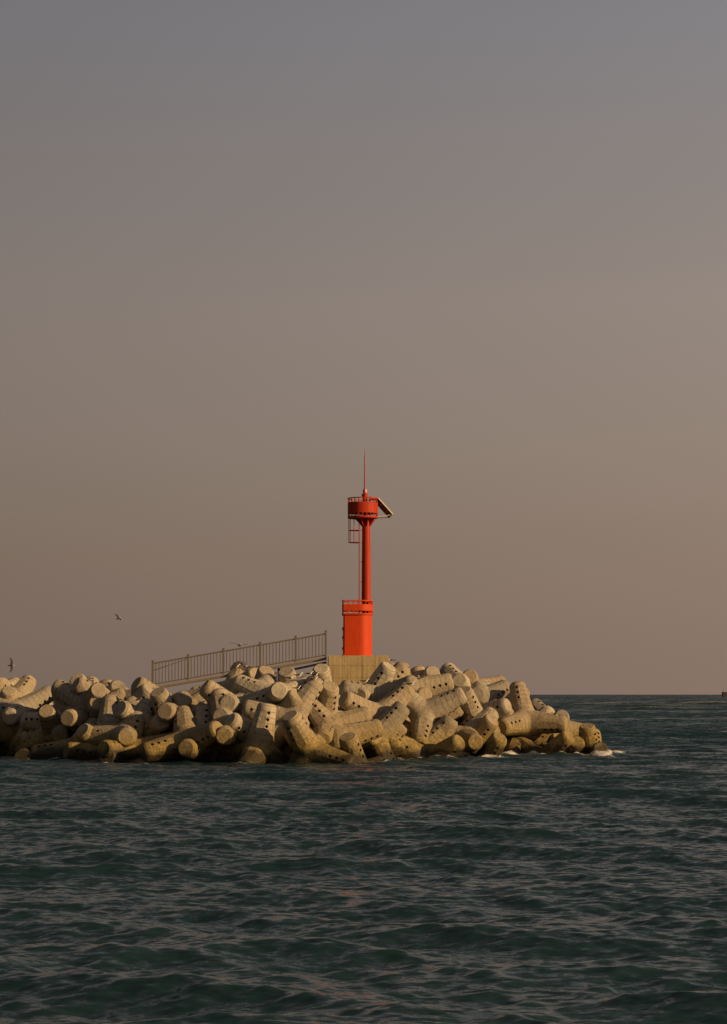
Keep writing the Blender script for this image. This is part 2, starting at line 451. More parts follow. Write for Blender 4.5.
def orient(d1, d2):
    d1 = d1.normalized(); p = (d2 - d1 * d2.dot(d1)).normalized()
    A = Matrix((d1, p, d1.cross(p))).transposed()
    e0 = tdirs[0]; e1 = tdirs[1]; p0 = (e1 - e0 * e1.dot(e0)).normalized()
    B = Matrix((e0, p0, e0.cross(p0))).transposed()
    return A @ B.transposed()
def aim(c, tip):
    """direction of a leg whose tip shows at picture position tip[0:2]; tip[2] = +1 it comes towards us, -1 away"""
    q = P(tip[0], tip[1], c.y); dx = q.x - c.x; dz = q.z - c.z; L = math.hypot(dx, dz); lim = LEG * 0.97
    if L > lim: dx *= lim / L; dz *= lim / L; L = lim
    return Vector((dx, -tip[2] * math.sqrt(max(LEG ** 2 - L * L, 0)), dz))
legs_world = []
TETS = []
def place_tet(c, rot, label, scale=1.0, group='concrete tetrapods of the breakwater'):
    o = bpy.data.objects.new('tetrapod', TET); COL.objects.link(o)
    o.matrix_world = Matrix.Translation(c) @ rot.to_4x4() @ Matrix.Scale(scale, 4)
    tag(o, label, 'tetrapod', group)
    for d in tdirs: legs_world.append((c.copy(), (rot @ d) * LEG * scale))
    TETS.append(o); return o

T, A_ = 1, -1
# leg ends whose flat cap looks at the viewer; the other legs are seen from the side
FACING = {(10, 717), (98, 690), (67, 719), (22, 742), (126, 737), (120, 708), (165, 711), (184, 699), (103, 749), (113, 743), (107, 757), (228, 703), (279, 690),
          (221, 716), (224, 736), (359, 696), (474, 742), (477, 694), (504, 712), (459, 680), (3, 684), (601, 749)}
def rot_cost(c, rot, tips, behind=0):
    cost = 0.0
    for i, d in enumerate(tdirs):
        w = rot @ d; tip = c + w * LEG; x, y = proj(tip)
        r = 8.5 * (1 - 0.4 * abs(w.z))
        if i < len(tips):
            t_ = tips[i]; k = 1.0 if i == 0 else 0.7
            cost += k * math.hypot(x - t_[0], y - t_[1])
            if (t_[0], t_[1]) in FACING: cost += 30 * k * max(0, w.y + 0.75)
            elif t_[2] > 0: cost += 34 * k * max(0, -w.y - 0.5) + 14 * k * max(0, w.y + .05)
            else: cost += 12 * k * max(0, -w.y) + 10 * k * max(0, w.y - .7)
        else:
            cost += 25 * max(0, -w.y - 0.05)
        over = interp(SKYLINE, x) - (y - (r if i >= len(tips) else r - 4))
        if i < len(tips): over -= behind
        if over > 0: cost += 3.0 * over
    return cost
def best_rotation(c, start, tips, rng, n=500, behind=False):
    best = start; bc = rot_cost(c, best, tips, behind)
    for k in range(n):
        amp = 3.14 if k < n * .5 else 0.7 * (1 - k / n) + 0.03
        ax = Vector((rng.gauss(0, 1), rng.gauss(0, 1), rng.gauss(0, 1))).normalized()
        q = Matrix.Rotation(rng.uniform(-amp, amp), 3, ax) @ (best)
        cc = rot_cost(c, q, tips, behind)
        if cc < bc: best, bc = q, cc
    return best
# centre x, y | visible leg tip x, y, toward(+1)/away(-1) | second leg | depth offset | label
HEROES = [
 (32,703, (10,717,T), (52,692,T), -1.2, 'pale tetrapod at the far left with its lit round leg end pointing down left'),
 (14,694, (30,680,A_), (-6,683,T), 1.5, 'tetrapod on the skyline at the far left with a leg end sunlit against the sky'),
 (-8,700, (3,684,T), (2,715,T), 0.5, 'leftmost tetrapod cut by the left picture edge with a round lit end on top'),
 (22,697, (9,690,T), (36,716,T), 0.8, 'tetrapod with a short sloping leg just above the leftmost pale block'),
 (78,699, (55,686,T), (98,690,T), -1, 'tetrapod spreading two raised legs level with the skyline left of the railing'),
 (84,694, (77,678,A_), (92,681,A_), 3.5, 'skyline tetrapod whose two small leg ends peep up left of the railing'),
 (79,712, (60,700,T), (67,719,T), 0, 'shaded grey tetrapod with one blunt end facing us amid the left heap'),
 (45,722, (23,721,T), (60,735,A_), 1.0, 'half hidden tetrapod with a stubby grey leg lying level above the left waterline'),
 (56,734, (46,711,T), (33,743,T), 0, 'grey tetrapod with an upright leg standing over a low leg at the left waterline'),
 (4,735, (38,728,T), (-20,738,T), 0, 'tetrapod with a long level leg resting above the water at the left edge'),
 (26,738, (22,742,T), (36,765,T), 1, 'shaded tetrapod showing a small blunt end straight at us near the left waterline'),
 (30,775, (22,756,T), (2,778,T), -1.5, 'isolated brown leg tip of a drowned tetrapod poking from the water at lower left'),
 (66,752, (33,754,T), (82,738,A_), -0.5, 'low tetrapod at the left waterline with a long dark wet leg pointing left'),
 (98,756, (66,751,T), (118,768,T), -0.3, 'low tetrapod with its dark wet leg sunk beside the three yellow stubs'),
 (98,744, (82,730,T), (112,732,A_), 0.3, 'tetrapod with a lit patch on a sloping leg above the yellow stubs'),
 (-6,708, (4,704,T), (-6,735,T), 0, 'tetrapod at the left picture edge with a rounded lit end in front of dark gaps'),
 (-4,722, (10,727,T), (-22,710,T), 0.3, 'tetrapod at the left edge whose leg slopes down to a sunlit tip'),
 (139,729, (126,737,T), (150,704,T), -2.0, 'large tetrapod with a bright round end facing us left of the railing foot'),
 (136,713, (120,708,T), (150,706,A_), 0.4, 'tetrapod with a large blunt end facing left above the bright round one'),
 (106,701, (99,703,T), (128,693,T), 0.6, 'grey tetrapod lying level with a small lit leg end at its right'),
 (109,694, (107,682,T), (96,705,A_), 3.0, 'skyline tetrapod with one sunlit knob left of the railing foot'),
 (121,698, (118,686,T), (133,702,A_), 3.2, 'low skyline tetrapod between the sunlit knob and the holed drum near the railing foot'),
 (158,690, (136,683,T), (168,705,A_), 2.0, 'skyline tetrapod with a thick holed drum of a leg touching the railing foot'),
 (130,698, (148,696,T), (118,690,A_), 1.4, 'tetrapod whose small square lit end faces right under the skyline drum'),
 (166,706, (157,690,T), (180,715,A_), 1.0, 'tetrapod with a stained lit shoulder directly beneath the railing foot'),
 (186,720, (165,711,T), (196,738,A_), 0, 'tetrapod with a round striped end facing left below the railing foot'),
 (194,712, (184,699,T), (206,702,A_), 0.6, 'tetrapod with a big domed grey end below the first railing panels'),
 (176,742, (162,721,T), (196,735,A_), 0.6, 'tetrapod with a sunlit sloping leg top above the long waterline leg'),
 (177,746, (143,753,T), (208,732,T), -1.4, 'long low tetrapod at the waterline with a yellow wet tip at its left'),
 (120,752, (103,749,T), (116,728,A_), -1.2, 'tetrapod with a round yellow stub nearest the water in the three-stub cluster'),
 (128,748, (113,743,T), (140,765,T), -0.2, 'tetrapod with a yellow algae stained stub raised over its neighbours'),
 (112,768, (107,757,T), (88,775,T), -1.0, 'drowned tetrapod whose yellow stub breaks the surface below the three-stub cluster'),
 (116,726, (90,735,T), (112,704,A_), 0.6, 'grey shaded tetrapod sloping down left of the large bright round end'),
 (98,720, (97,702,T), (110,740,A_), 0.6, 'shaded tetrapod with an upright grey leg in the middle of the left heap'),
 (229,703, (203,685,T), (240,722,A_), -0.7, 'tetrapod with a long sloping leg and three holes under the second railing panel'),
 (239,712, (228,703,T), (256,725,A_), -0.3, 'tetrapod with a wide blunt shaded end facing us near the middle of the heap'),
 (260,693, (236,682,T), (279,690,T), -1.4, 'large tetrapod with a broad holed side and a big round lit end under the railing'),
 (203,733, (205,706,T), (186,748,A_), 1.2, 'narrow shaded tetrapod leg standing upright beneath the railing'),
 (212,728, (221,716,T), (196,722,A_), 0.2, 'tetrapod with a small grey disc end facing us left of the ribbed sloping leg'),
 (216,750, (224,736,T), (196,766,T), -0.8, 'waterline tetrapod with a round lit end with curled stain facing us'),
 (262,741, (230,720,T), (262,768,T), 0.2, 'tetrapod with a ribbed sunlit top on a leg sloping down right'),
 (284,719, (244,708,T), (300,745,A_), -1.4, 'tetrapod with four dark holes in a row along a lit leg pointing left'),
 (258,752, (245,768,T), (262,732,T), -0.8, 'pyramid-like tetrapod shoulder standing in the water left of the faceted upright one'),
 (275,728, (297,695,T), (255,745,T), 0.5, 'tetrapod with a wide ribbed leg climbing right towards the round capped block'),
 (283,692, (305,688,T), (268,680,A_), 1.5, 'tetrapod with three holes and rounded end where gulls stand under the railing'),
 (306,706, (316,679,T), (296,725,A_), 0.8, 'tetrapod with a rounded upright leg end left of the pedestal'),
 (324,715, (330,686,T), (322,738,T), 0.0, 'tetrapod raising a leg with a flat round top directly below the pedestal corner'),
 (328,728, (308,702,T), (338,755,A_), -1.0, 'tetrapod with a faceted leg leaning left above the upright waterline leg'),
 (309,753, (296,719,T), (349,756,T), -2.0, 'faceted tetrapod standing upright in the water with a level dark leg pointing right'),
 (372,716, (343,698,T), (362,738,A_), -1.5, 'large smooth sunlit tetrapod in the middle with a shaded end at its left'),
 (338,726, (369,714,T), (322,740,A_), -0.6, 'tetrapod leg rising right to a lit worn edge across the large smooth one'),
 (374,745, (336,726,T), (388,768,T), -0.2, 'tetrapod with a long pale leg running down right to the water'),
 (356,768, (348,737,T), (372,790,T), -1.6, 'yellow stained tetrapod leg standing up in front of the long pale leg'),
 (373,692, (342,686,T), (402,684,T), -1.2, 'long level tetrapod with holes all along it under the concrete pedestal'),
 (374,703, (359,696,T), (388,718,A_), 0.8, 'tetrapod with a small cap tucked below the long level holed block'),
 (419,717, (391,684,T), (464,693,T), -4.2, 'big three-armed tetrapod right of centre with a strong leg leaning left', (424,738,T)),
 (455,737, (425,728,T), (474,742,T), -2.0, 'tetrapod with a small round yellow end facing us between two holed legs'),
 (472,744, (492,720,T), (455,760,T), -0.2, 'tetrapod leg with three holes leaning up right near the right waterline'),
 (376,688, (389,665,T), (360,700,A_), 1.8, 'tetrapod leaning its sunlit leg against the right side of the pedestal'),
 (411,684, (400,665,A_), (425,695,T), 2.6, 'skyline tetrapod with one holed end just right of the pedestal'),
 (424,690, (417,669,T), (440,700,A_), 2.2, 'tetrapod on the skyline with a bright scooped end beside the gulls'),
 (438,686, (433,672,A_), (450,690,A_), 3.5, 'small skyline tetrapod end half hidden between the bright scooped end and the dark drum'),
 (415,690, (446,682,T), (398,682,A_), -0.8, 'tetrapod lying level with a round lit end above the big three-armed one'),
 (400,742, (372,733,T), (432,752,A_), 1.5, 'tetrapod with a level shaded leg left under the big three-armed one'),
 (412,752, (386,737,T), (400,775,A_), -0.8, 'tetrapod with a blunt faceted end and two holes low at the centre right'),
 (424,757, (388,752,T), (440,778,T), -1.0, 'long dark tetrapod leg lying in the water at the centre right'),
 (431,762, (460,741,T), (412,780,T), -1.2, 'tetrapod with an olive leg rising out of white foam at the right'),
 (468,680, (446,668,T), (459,680,T), 1.5, 'highest tetrapod with a dark drum end on the skyline right of the tower'),
 (484,688, (504,682,T), (470,676,A_), 2.2, 'skyline tetrapod sloping down right behind the highest one'),
 (474,718, (464,690,T), (488,738,A_), -0.8, 'tetrapod with a sunlit ribbed leg hanging steeply right of centre'),
 (494,695, (477,694,T), (508,686,T), 0.5, 'tetrapod with a round ochre end facing us and three holes at its right'),
 (490,712, (508,705,T), (474,704,A_), 0.4, 'shaded tetrapod in the hollow of the right heap with a low lit leg'),
 (508,722, (504,712,T), (520,735,A_), -0.4, 'tetrapod with a small broken sunlit end in the right heap'),
 (486,760, (500,737,T), (470,780,T), -1.4, 'round-shouldered olive tetrapod leg standing in foam at the right'),
 (533,720, (517,684,T), (568,722,T), -3.6, 'tall four-armed tetrapod standing at the right end with a broad upright leg', (514,750,T)),
 (519,740, (511,756,T), (498,724,T), 0.4, 'wet tetrapod leg with one hole under the tall right-hand block'),
 (540,724, (548,710,A_), (560,735,A_), 3.5, 'tetrapod with a flat dark end peeping behind the level arm of the tall one'),
 (556,728, (562,716,A_), (548,745,A_), 3.0, 'tetrapod with a rounded ochre end behind the outer arm at the right'),
 (548,758, (570,736,T), (530,778,T), -1.0, 'olive tetrapod leg slanting up right at the right waterline'),
 (570,765, (577,742,T), (590,790,T), -0.4, 'short rounded tetrapod leg between the slanting leg and the last upright one'),
 (593,766, (587,726,T), (610,792,A_), -1.0, 'last tetrapod at the right tip standing upright with three holes in the water'),
 (240,684, (238,664,A_), (256,674,T), 7.5, 'pale tetrapod behind the footbridge with its peak seen through the railing'),
 (262,686, (266,670,T), (240,690,A_), 6.5, 'tetrapod behind the footbridge showing a holed end under the deck beam'),
 (290,686, (286,671,T), (305,690,A_), 5.5, 'tetrapod behind the dark bridge pier with a pitted lit top'),
 (316,686, (321,668,T), (300,690,A_), 5.2, 'tetrapod tucked between bridge end and pedestal with a grey disc end'),
 (592,772, (601,749,T), (620,790,T), -1.4, 'low yellow tetrapod stub in splashing foam at the far right tip'),
]
rngp = random.Random(3)
def fit(cx, cy, t1, t2, dY, n, third=None):
    """centre and rotation that carry the two visible legs to their places while the hidden legs stay low and inland"""
    c = centre_point(cx, cy, dY); rot = orient(aim(c, t1), aim(c, t2)); st = [0.0, 0.0, 0.0]
    tips = (t1, t2) if third is None else (t1, t2, third)
    hold = 0.22 if (cy < interp(SKYLINE, cx) + 24) else 0.6
    bh = 13 if dY > 4 else 0
    ux, uy = t1[0] - cx, t1[1] - cy; al = math.hypot(ux, uy) + 1e-6; ux /= al; uy /= al
    best = (rot_cost(c, rot, tips, bh), c, rot, st)
    for k in range(n):
        q = k / n
        amp = 3.14 if q < .45 else 0.8 * (1 - q) + 0.03
        ax = Vector((rngp.gauss(0, 1), rngp.gauss(0, 1), rngp.gauss(0, 1))).normalized()
        r2 = Matrix.Rotation(rngp.uniform(-amp, amp), 3, ax) @ best[2]
        if q < .3: s2 = best[3]; c2 = best[1]
        else:
            m = 8 * (1 - q) + .5
            s2 = [best[3][0] + rngp.gauss(0, m), best[3][1] + rngp.gauss(0, m), max(-1.2, min(2.5, best[3][2] + rngp.gauss(0, .3)))]
            c2 = centre_point(cx + s2[0], cy + s2[1], dY + s2[2])
        cc = rot_cost(c2, r2, tips, bh) + hold * abs(s2[0] * uy - s2[1] * ux) + 0.12 * hold * abs(s2[0] * ux + s2[1] * uy) + 1.0 * abs(s2[2])
        if cc < best[0]: best = (cc, c2, r2, s2)
    return best
for h in HEROES:
    cx, cy, t1, t2, dY, lab = h[:6]
    bc, c, rot, st = fit(cx, cy, t1, t2, dY, 3000, h[6] if len(h) > 6 else None)
    place_tet(c, rot, lab)

# ------------------------------------------------------------------ blocks deeper in the heap
random.seed(11)
CREST = [(-200, 684), (0, 688), (60, 690), (120, 693), (200, 693), (260, 690), (320, 690), (380, 684), (430, 684), (470, 684), (505, 694), (530, 712), (560, 735), (590, 760)]
def crest_py(px):
    for (a, ya), (b, yb) in zip(CREST, CREST[1:]):
        if px <= b: return ya + (yb - ya) * max(0, (px - a)) / (b - a)
    return 765
def rand_rot():
    return Matrix.Rotation(random.uniform(0, 6.28), 3, 'Z') @ Matrix.Rotation(random.uniform(0, 6.28), 3, 'X') @ Matrix.Rotation(random.uniform(0, 6.28), 3, 'Z')
for layer, (z, dY) in enumerate(((0.2, 3.4), (2.0, 3.6), (3.6, 3.9), (4.2, 6.5), (1.2, 2.9))):
    px = -110 + layer * 14
    while px < 560:
        Y = front_Y(z, px) + dY + random.uniform(-.4, .4)
        c = P(px, 700, Y); c.z = z + random.uniform(-.3, .3)
        top = P(px, crest_py(px) + 8, Y).z
        if c.z + 2.0 < top:
            place_tet(c, best_rotation(c, rand_rot(), (), rngp, 200), 'shaded tetrapod mostly buried in the gaps behind the front blocks', group='buried tetrapods inside the breakwater')
        px += 40
# the left end runs on past the picture; the seaward back of the heap
for k in range(5):
    c = Vector((-30.5 - 1.2 * (k % 2), 140.5 + 2.6 * k, 0.2 + 0.8 * k)); place_tet(c, best_rotation(c, rand_rot(), (), rngp, 200), 'tetrapod beyond the left edge of the picture', group='tetrapods beyond the left picture edge')
for layer, (z, Y) in enumerate(((2.6, 153), (1.0, 156), (-0.6, 159))):
    for k in range(9):
        x = -27 + 4.3 * k + layer * 1.4
        if x > 9 - layer * 0: continue
        c = Vector((x, Y + random.uniform(-.5, .5), z)); place_tet(c, best_rotation(c, rand_rot(), (), rngp, 150), 'tetrapod on the seaward back slope hidden behind the heap', group='tetrapods on the back slope')

# rubble core under the blocks
def core():
    bm = bmesh.new(); nx, ny = 90, 50; grid = []
    for j in range(ny + 1):
        row = []
        for i in range(nx + 1):
            x = -34 + 49 * i / nx; y = 129 + 35 * j / ny
            front = (y - interp(BASE, 363.5 + x * 14) - 3.2) / 1.7; back = (160 - y) / 1.9; right = (10.5 - x) / 1.7
            h = min(front, back, right, 3.3) - 0.9
            h += 0.8 * (mnoise.noise(Vector((x * .7, y * .7, 3))) + .5 * mnoise.noise(Vector((x * 1.7, y * 1.7, 8))))
            row.append(bm.verts.new((x, y, max(h, -2.5))))
        grid.append(row)
    for j in range(ny):
        for i in range(nx): bm.faces.new((grid[j][i], grid[j][i + 1], grid[j + 1][i + 1], grid[j + 1][i]))
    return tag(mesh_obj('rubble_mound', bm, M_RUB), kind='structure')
core()

# ------------------------------------------------------------------ pedestal
YT = 148.0
def px2m(d, Y=YT): return d * Y / F
ped_front = 146.0
pl = P(328, 655.5, ped_front); pr = P(389, 655.5, ped_front)
ped_top = pl.z
bm = bmesh.new()
box(bm, (0, 0, -3.2), (pr.x - pl.x, 4.4, 6.4))
bmesh.ops.bevel(bm, geom=[e for e in bm.edges], offset=0.05, segments=2, affect='EDGES')
ped = mesh_obj('concrete_pedestal', bm, M_PED)
ped.location = ((pl.x + pr.x) / 2, ped_front + 2.2, ped_top)
tag(ped, 'square ochre concrete pedestal block with formwork lines and stains under the red beacon tower', 'pedestal')

# ------------------------------------------------------------------ beacon tower
bx = P(357.6, 655, YT).x; colx = P(366.2, 600, YT).x; galx = P(362.8, 510, YT).x
Z = lambda py: P(363, py, YT).z
zb = ped_top
root = empty('beacon_tower', (bx, YT, zb)); tag(root, 'slim red harbour beacon tower with round gallery and stepped base on the concrete pedestal', 'lighthouse')
def loc(x, y, z): return Vector((x - bx, y - YT, z - zb))
def lz(py): return Z(py) - zb
def dplan(bm, r, z0, z1, inner=None, hx=0.0, seg=20):
    """base drum plan: flat front and left side, half-round right side (and back)"""
    def outline(r):
        pts = []
        for i in range(seg + 1):
            a = -math.pi / 2 + math.pi * i / seg
            pts.append((hx + r * math.cos(a) * (1 - hx / r), r * math.sin(a)))
        pts.append((-r * .9, r)); pts.append((-r, r * .9)); pts.append((-r, -r * .9)); pts.append((-r * .9, -r))
        return pts
    o = outline(r)
    vo0 = [bm.verts.new((x, y, z0)) for x, y in o]; vo1 = [bm.verts.new((x, y, z1)) for x, y in o]; n = len(o)
    for i in range(n): bm.faces.new((vo0[i], vo0[(i + 1) % n], vo1[(i + 1) % n], vo1[i]))
    if inner is None:
        bm.faces.new(vo1); bm.faces.new(vo0[::-1])
    else:
        q = outline(inner); vi0 = [bm.verts.new((x, y, z0)) for x, y in q]; vi1 = [bm.verts.new((x, y, z1)) for x, y in q]
        for i in range(n):
            j = (i + 1) % n
            bm.faces.new((vi0[j], vi0[i], vi1[i], vi1[j])); bm.faces.new((vo1[i], vo1[j], vi1[j], vi1[i])); bm.faces.new((vo0[j], vo0[i], vi0[i], vi0[j]))
    return o
rb = px2m(14.2)
bm = bmesh.new(); dplan(bm, rb, -0.02, lz(615.2), hx=0.12)
mesh_obj('base_drum', bm, M_RED, root, 35)
bm = bmesh.new(); dplan(bm, rb + 0.07, 0.0, 0.10, inner=rb + 0.003, hx=0.12)
mesh_obj('base_flange', bm, M_RED, root, 35)
bm = bmesh.new(); o = dplan(bm, rb + 0.10, lz(615.2) + .003, lz(613.7), hx=0.12); mesh_obj('base_deck', bm, M_RED, root, 35)
def drum_railing(name, outline_r, hx, z_floor, z_p0, z_p1, z_top, npost, circ=None):
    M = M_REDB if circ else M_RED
    r_ = empty(name, (0, 0, 0)); r_.parent = root
    bm = bmesh.new()
    if circ: ring_wall(bm, circ, outline_r, z_p0, z_p1)
    else: dplan(bm, outline_r, z_p0, z_p1, inner=outline_r - 0.03, hx=hx)
    mesh_obj('parapet_panel', bm, M, r_, 35)
    bm = bmesh.new()
    if circ: ring_wall(bm, circ, outline_r + .012, z_top - 0.07, z_top, .055)
    else: dplan(bm, outline_r + .012, z_top - 0.07, z_top, inner=outline_r - 0.045, hx=hx)
    mesh_obj('top_rail', bm, M, r_, 35)
    for i in range(npost):
        a = 2 * math.pi * (i + .5) / npost; rr = outline_r - 0.045
        if circ: x, y = circ[0] + rr * math.cos(a), circ[1] + rr * math.sin(a)
        else:
            k = 1 / max(abs(math.cos(a)), abs(math.sin(a))) if math.cos(a) < 0 else 1
            k = min(k, 1.3)
            x, y = hx * (math.cos(a) > 0) * 0 + rr * math.cos(a) * k, rr * math.sin(a) * k
            x = max(x, -rr); y = max(min(y, rr), -rr)
        bm = bmesh.new(); box(bm, (x, y, (z_floor + z_top - 0.07) / 2), (0.075, 0.075, z_top - 0.07 - z_floor - .002))
        mesh_obj('railing_post', bm, M, r_)
def ring_wall(bm, c, r, z0, z1, th=0.03, seg=40):
    vs = [[bm.verts.new((c[0] + rr * math.cos(2 * math.pi * i / seg), c[1] + rr * math.sin(2 * math.pi * i / seg), z)) for i in range(seg)] for rr, z in ((r, z0), (r, z1), (r - th, z1), (r - th, z0))]
    for k in range(4):
        a, b = vs[k], vs[(k + 1) % 4]
        for i in range(seg): bm.faces.new((a[i], a[(i + 1) % seg], b[(i + 1) % seg], b[i]))
drum_railing('base_parapet', rb + 0.09, 0.12, lz(613.7), lz(611.2), lz(604.8), lz(600.6), 22)
# door with hinges on the left side
bm = bmesh.new(); box(bm, (-rb - 0.016, 0, 1.15), (0.03, 0.9, 2.0)); door = mesh_obj('door', bm, M_RED, root)
for z in (0.55, 1.35, 2.0):
    bm = bmesh.new(); box(bm, (-rb - 0.06, -0.42, z), (0.055, 0.09, 0.2)); mesh_obj('hinge', bm, M_DARK, door)
# column
cx = colx - bx
bm = bmesh.new()
lathe(bm, [(px2m(5.1), lz(613.7) + .003), (px2m(4.7), lz(606)), (px2m(4.4), lz(560)), (px2m(4.0), lz(521)), (px2m(4.0), lz(517.6))], (cx, 0), 32)
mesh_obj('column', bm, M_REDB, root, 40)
# gallery
gx = galx - bx; rg = px2m(15.2)
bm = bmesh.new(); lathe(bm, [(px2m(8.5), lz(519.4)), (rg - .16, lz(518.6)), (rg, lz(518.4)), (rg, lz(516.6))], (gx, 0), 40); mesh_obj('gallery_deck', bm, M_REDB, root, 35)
for k in range(8):
    a = 2 * math.pi * k / 8 + 0.2
    bm = bmesh.new(); d = Vector((math.cos(a), math.sin(a), 0)); n = Vector((-d.y, d.x, 0)) * 0.02
    r0 = px2m(3.9); reach = px2m(9.5) if d.x > -0.3 else px2m(11)
    p = [Vector((cx, 0, lz(527))) + d * r0, Vector((cx, 0, lz(519.5))) + d * r0, Vector((cx, 0, lz(519.5))) + d * reach]
    f0 = [bm.verts.new(q + n) for q in p]; f1 = [bm.verts.new(q - n) for q in p]
    bm.faces.new(f0); bm.faces.new(f1[::-1])
    for i in range(3): bm.faces.new((f0[i], f1[i], f1[(i + 1) % 3], f0[(i + 1) % 3]))
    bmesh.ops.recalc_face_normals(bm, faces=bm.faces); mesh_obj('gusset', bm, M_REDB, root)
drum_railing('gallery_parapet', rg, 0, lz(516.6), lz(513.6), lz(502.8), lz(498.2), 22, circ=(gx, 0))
# lantern and lightning rod
lx = P(364.9, 500, YT).x - bx
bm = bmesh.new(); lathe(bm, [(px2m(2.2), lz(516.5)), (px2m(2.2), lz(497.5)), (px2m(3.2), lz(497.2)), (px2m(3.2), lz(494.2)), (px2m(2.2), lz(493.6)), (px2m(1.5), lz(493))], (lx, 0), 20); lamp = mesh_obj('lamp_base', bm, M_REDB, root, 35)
bm = bmesh.new(); lathe(bm, [(px2m(1.9), lz(493)), (px2m(2.2), lz(491.6)), (px2m(2.1), lz(490)), (px2m(1.2), lz(488.8))], (lx, 0), 20); mesh_obj('lamp_lens', bm, M_LENS, root, 35)
bm = bmesh.new(); rx = lx - 0.02; tube(bm, (rx, -.13, lz(500)), (rx, -.13, lz(456)), 0.055, 0.035, 10); tube(bm, (rx, -.13, lz(456)), (rx, -.13, lz(448.5)), 0.022, 0.008, 8)
mesh_obj('lightning_rod', bm, M_REDB, root, 40)
# solar panel on brackets over the right-hand side of the gallery
sa = P(378.5, 498.0, YT) ; sb = P(393.0, 514.2, YT)
a0 = loc(sa.x, YT, sa.z); b0 = loc(sb.x, YT, sb.z)
u = (b0 - a0).normalized(); v = Vector((0.27, -1.0, 0.27)); v = (v - u * v.dot(u)).normalized(); w = u.cross(v).normalized()
rot = Matrix((u, v, w)).transposed(); wid = 0.95; ctr = (a0 + b0) / 2 - v * wid * 0.5
L_ = (b0 - a0).length
bm = bmesh.new(); box(bm, ctr, (L_ - .1, wid - .1, 0.03), rot); sp_ = mesh_obj('solar_panel', bm, M_PANELBACK, root)
up = w if w.z > 0 else -w
bm = bmesh.new(); box(bm, ctr + up * 0.022, (L_ - .12, wid - .12, 0.008), rot); mesh_obj('solar_cells', bm, M_CELL, sp_)
bm = bmesh.new()
for s in (-1, 1):
    box(bm, ctr + v * s * (wid / 2 - .025), (L_, 0.055, 0.075), rot); box(bm, ctr + u * s * (L_ / 2 - .025), (0.055, wid - .108, 0.07), rot)
for s in (-.2, .2): box(bm, ctr + u * s * L_ - up * .035, (0.04, wid - .12, 0.035), rot)
mesh_obj('panel_frame', bm, M_FRAME, sp_)
bm = bmesh.new()
for s in (0.1, 0.85):
    e = b0 - v * wid * s; bar(bm, (gx + rg - .05 , e.y, lz(516.9)), e, 0.05, 0.055)
mesh_obj('panel_strut', bm, M_FRAME, root)
bm = bmesh.new(); bar(bm, (gx + rg * .45, -0.25, lz(497.6)), a0 - v * .5 + Vector((.05, 0, 0)), 0.14, 0.12); bar(bm, (gx + rg * .45, -0.25, lz(498.4)), (gx + rg * .45, -.25, lz(516)), 0.07, 0.07)
mesh_obj('panel_bracket', bm, M_REDB, root)
# ladder and its cage
bm = bmesh.new(); ladx = P(359.3, 560, YT).x - bx; lady = 0.0
for yy in (-0.2, 0.2): tube(bm, (ladx, yy, lz(613)), (ladx + .0, yy, lz(518)), 0.038, seg=8)
n = 26
for i in range(n):
    z = lz(611) + (lz(520) - lz(611)) * i / n; tube(bm, (ladx, -.2, z), (ladx, .2, z), 0.015, seg=6)
for z in (lz(530.5), lz(543), lz(562), lz(582)): tube(bm, (ladx, -.2, z), (cx - .25, -.1, z), 0.02, seg=6)
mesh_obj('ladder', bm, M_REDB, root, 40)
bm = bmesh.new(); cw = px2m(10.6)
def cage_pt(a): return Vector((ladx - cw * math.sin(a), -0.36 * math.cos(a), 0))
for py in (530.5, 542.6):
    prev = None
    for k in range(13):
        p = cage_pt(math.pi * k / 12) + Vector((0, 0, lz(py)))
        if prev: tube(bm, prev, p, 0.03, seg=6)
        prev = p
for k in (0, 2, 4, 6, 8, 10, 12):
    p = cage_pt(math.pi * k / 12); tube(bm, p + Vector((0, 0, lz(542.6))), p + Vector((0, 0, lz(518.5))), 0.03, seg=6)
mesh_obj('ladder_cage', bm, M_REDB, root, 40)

# ------------------------------------------------------------------ footbridge up to the pedestal
YB = 147.2
fb_l = P(152, 688, YB); fb_r = P(327, 658, YB)
fb = empty('footbridge', fb_l); tag(fb, 'sloping footbridge with grey steel bar railings climbing right to the pedestal', 'footbridge')
def L(px, py, dy=0.0):
    p = P(px, py, YB + dy); return p - fb_l
def yl(px, yl_, yr_): return yl_ + (yr_ - yl_) * (px - 152) / 175
bm = bmesh.new(); bar(bm, L(150, 689.2, .6), L(326.5, 659.2, .6), 1.5, 0.09); mesh_obj('walkway_deck', bm, M_DECK, fb)
for dy in (-0.17, 1.37):
    bm = bmesh.new(); bar(bm, L(150, 687.8, dy), L(326.5, 657.6, dy), 0.06, 0.12); mesh_obj('edge_beam', bm, M_DECK, fb)
bm = bmesh.new(); bar(bm, L(258, 677, .3), L(326.5, 662.4, .3), 0.14, 0.16); mesh_obj('brace', bm, M_STEEL, fb)
for px_, w_, mt in ((229.5, .16, M_DECK), (279, .2, M_DARK)):
    bm = bmesh.new(); t0 = L(px_, yl(px_, 690.2, 660), .6); box(bm, t0 + Vector((0, 0, -1.0)), (w_, 0.5, 2.0)); mesh_obj('support_pier', bm, mt, fb)
posts = [152.6, 188, 223.3, 260, 295.6, 325.6]
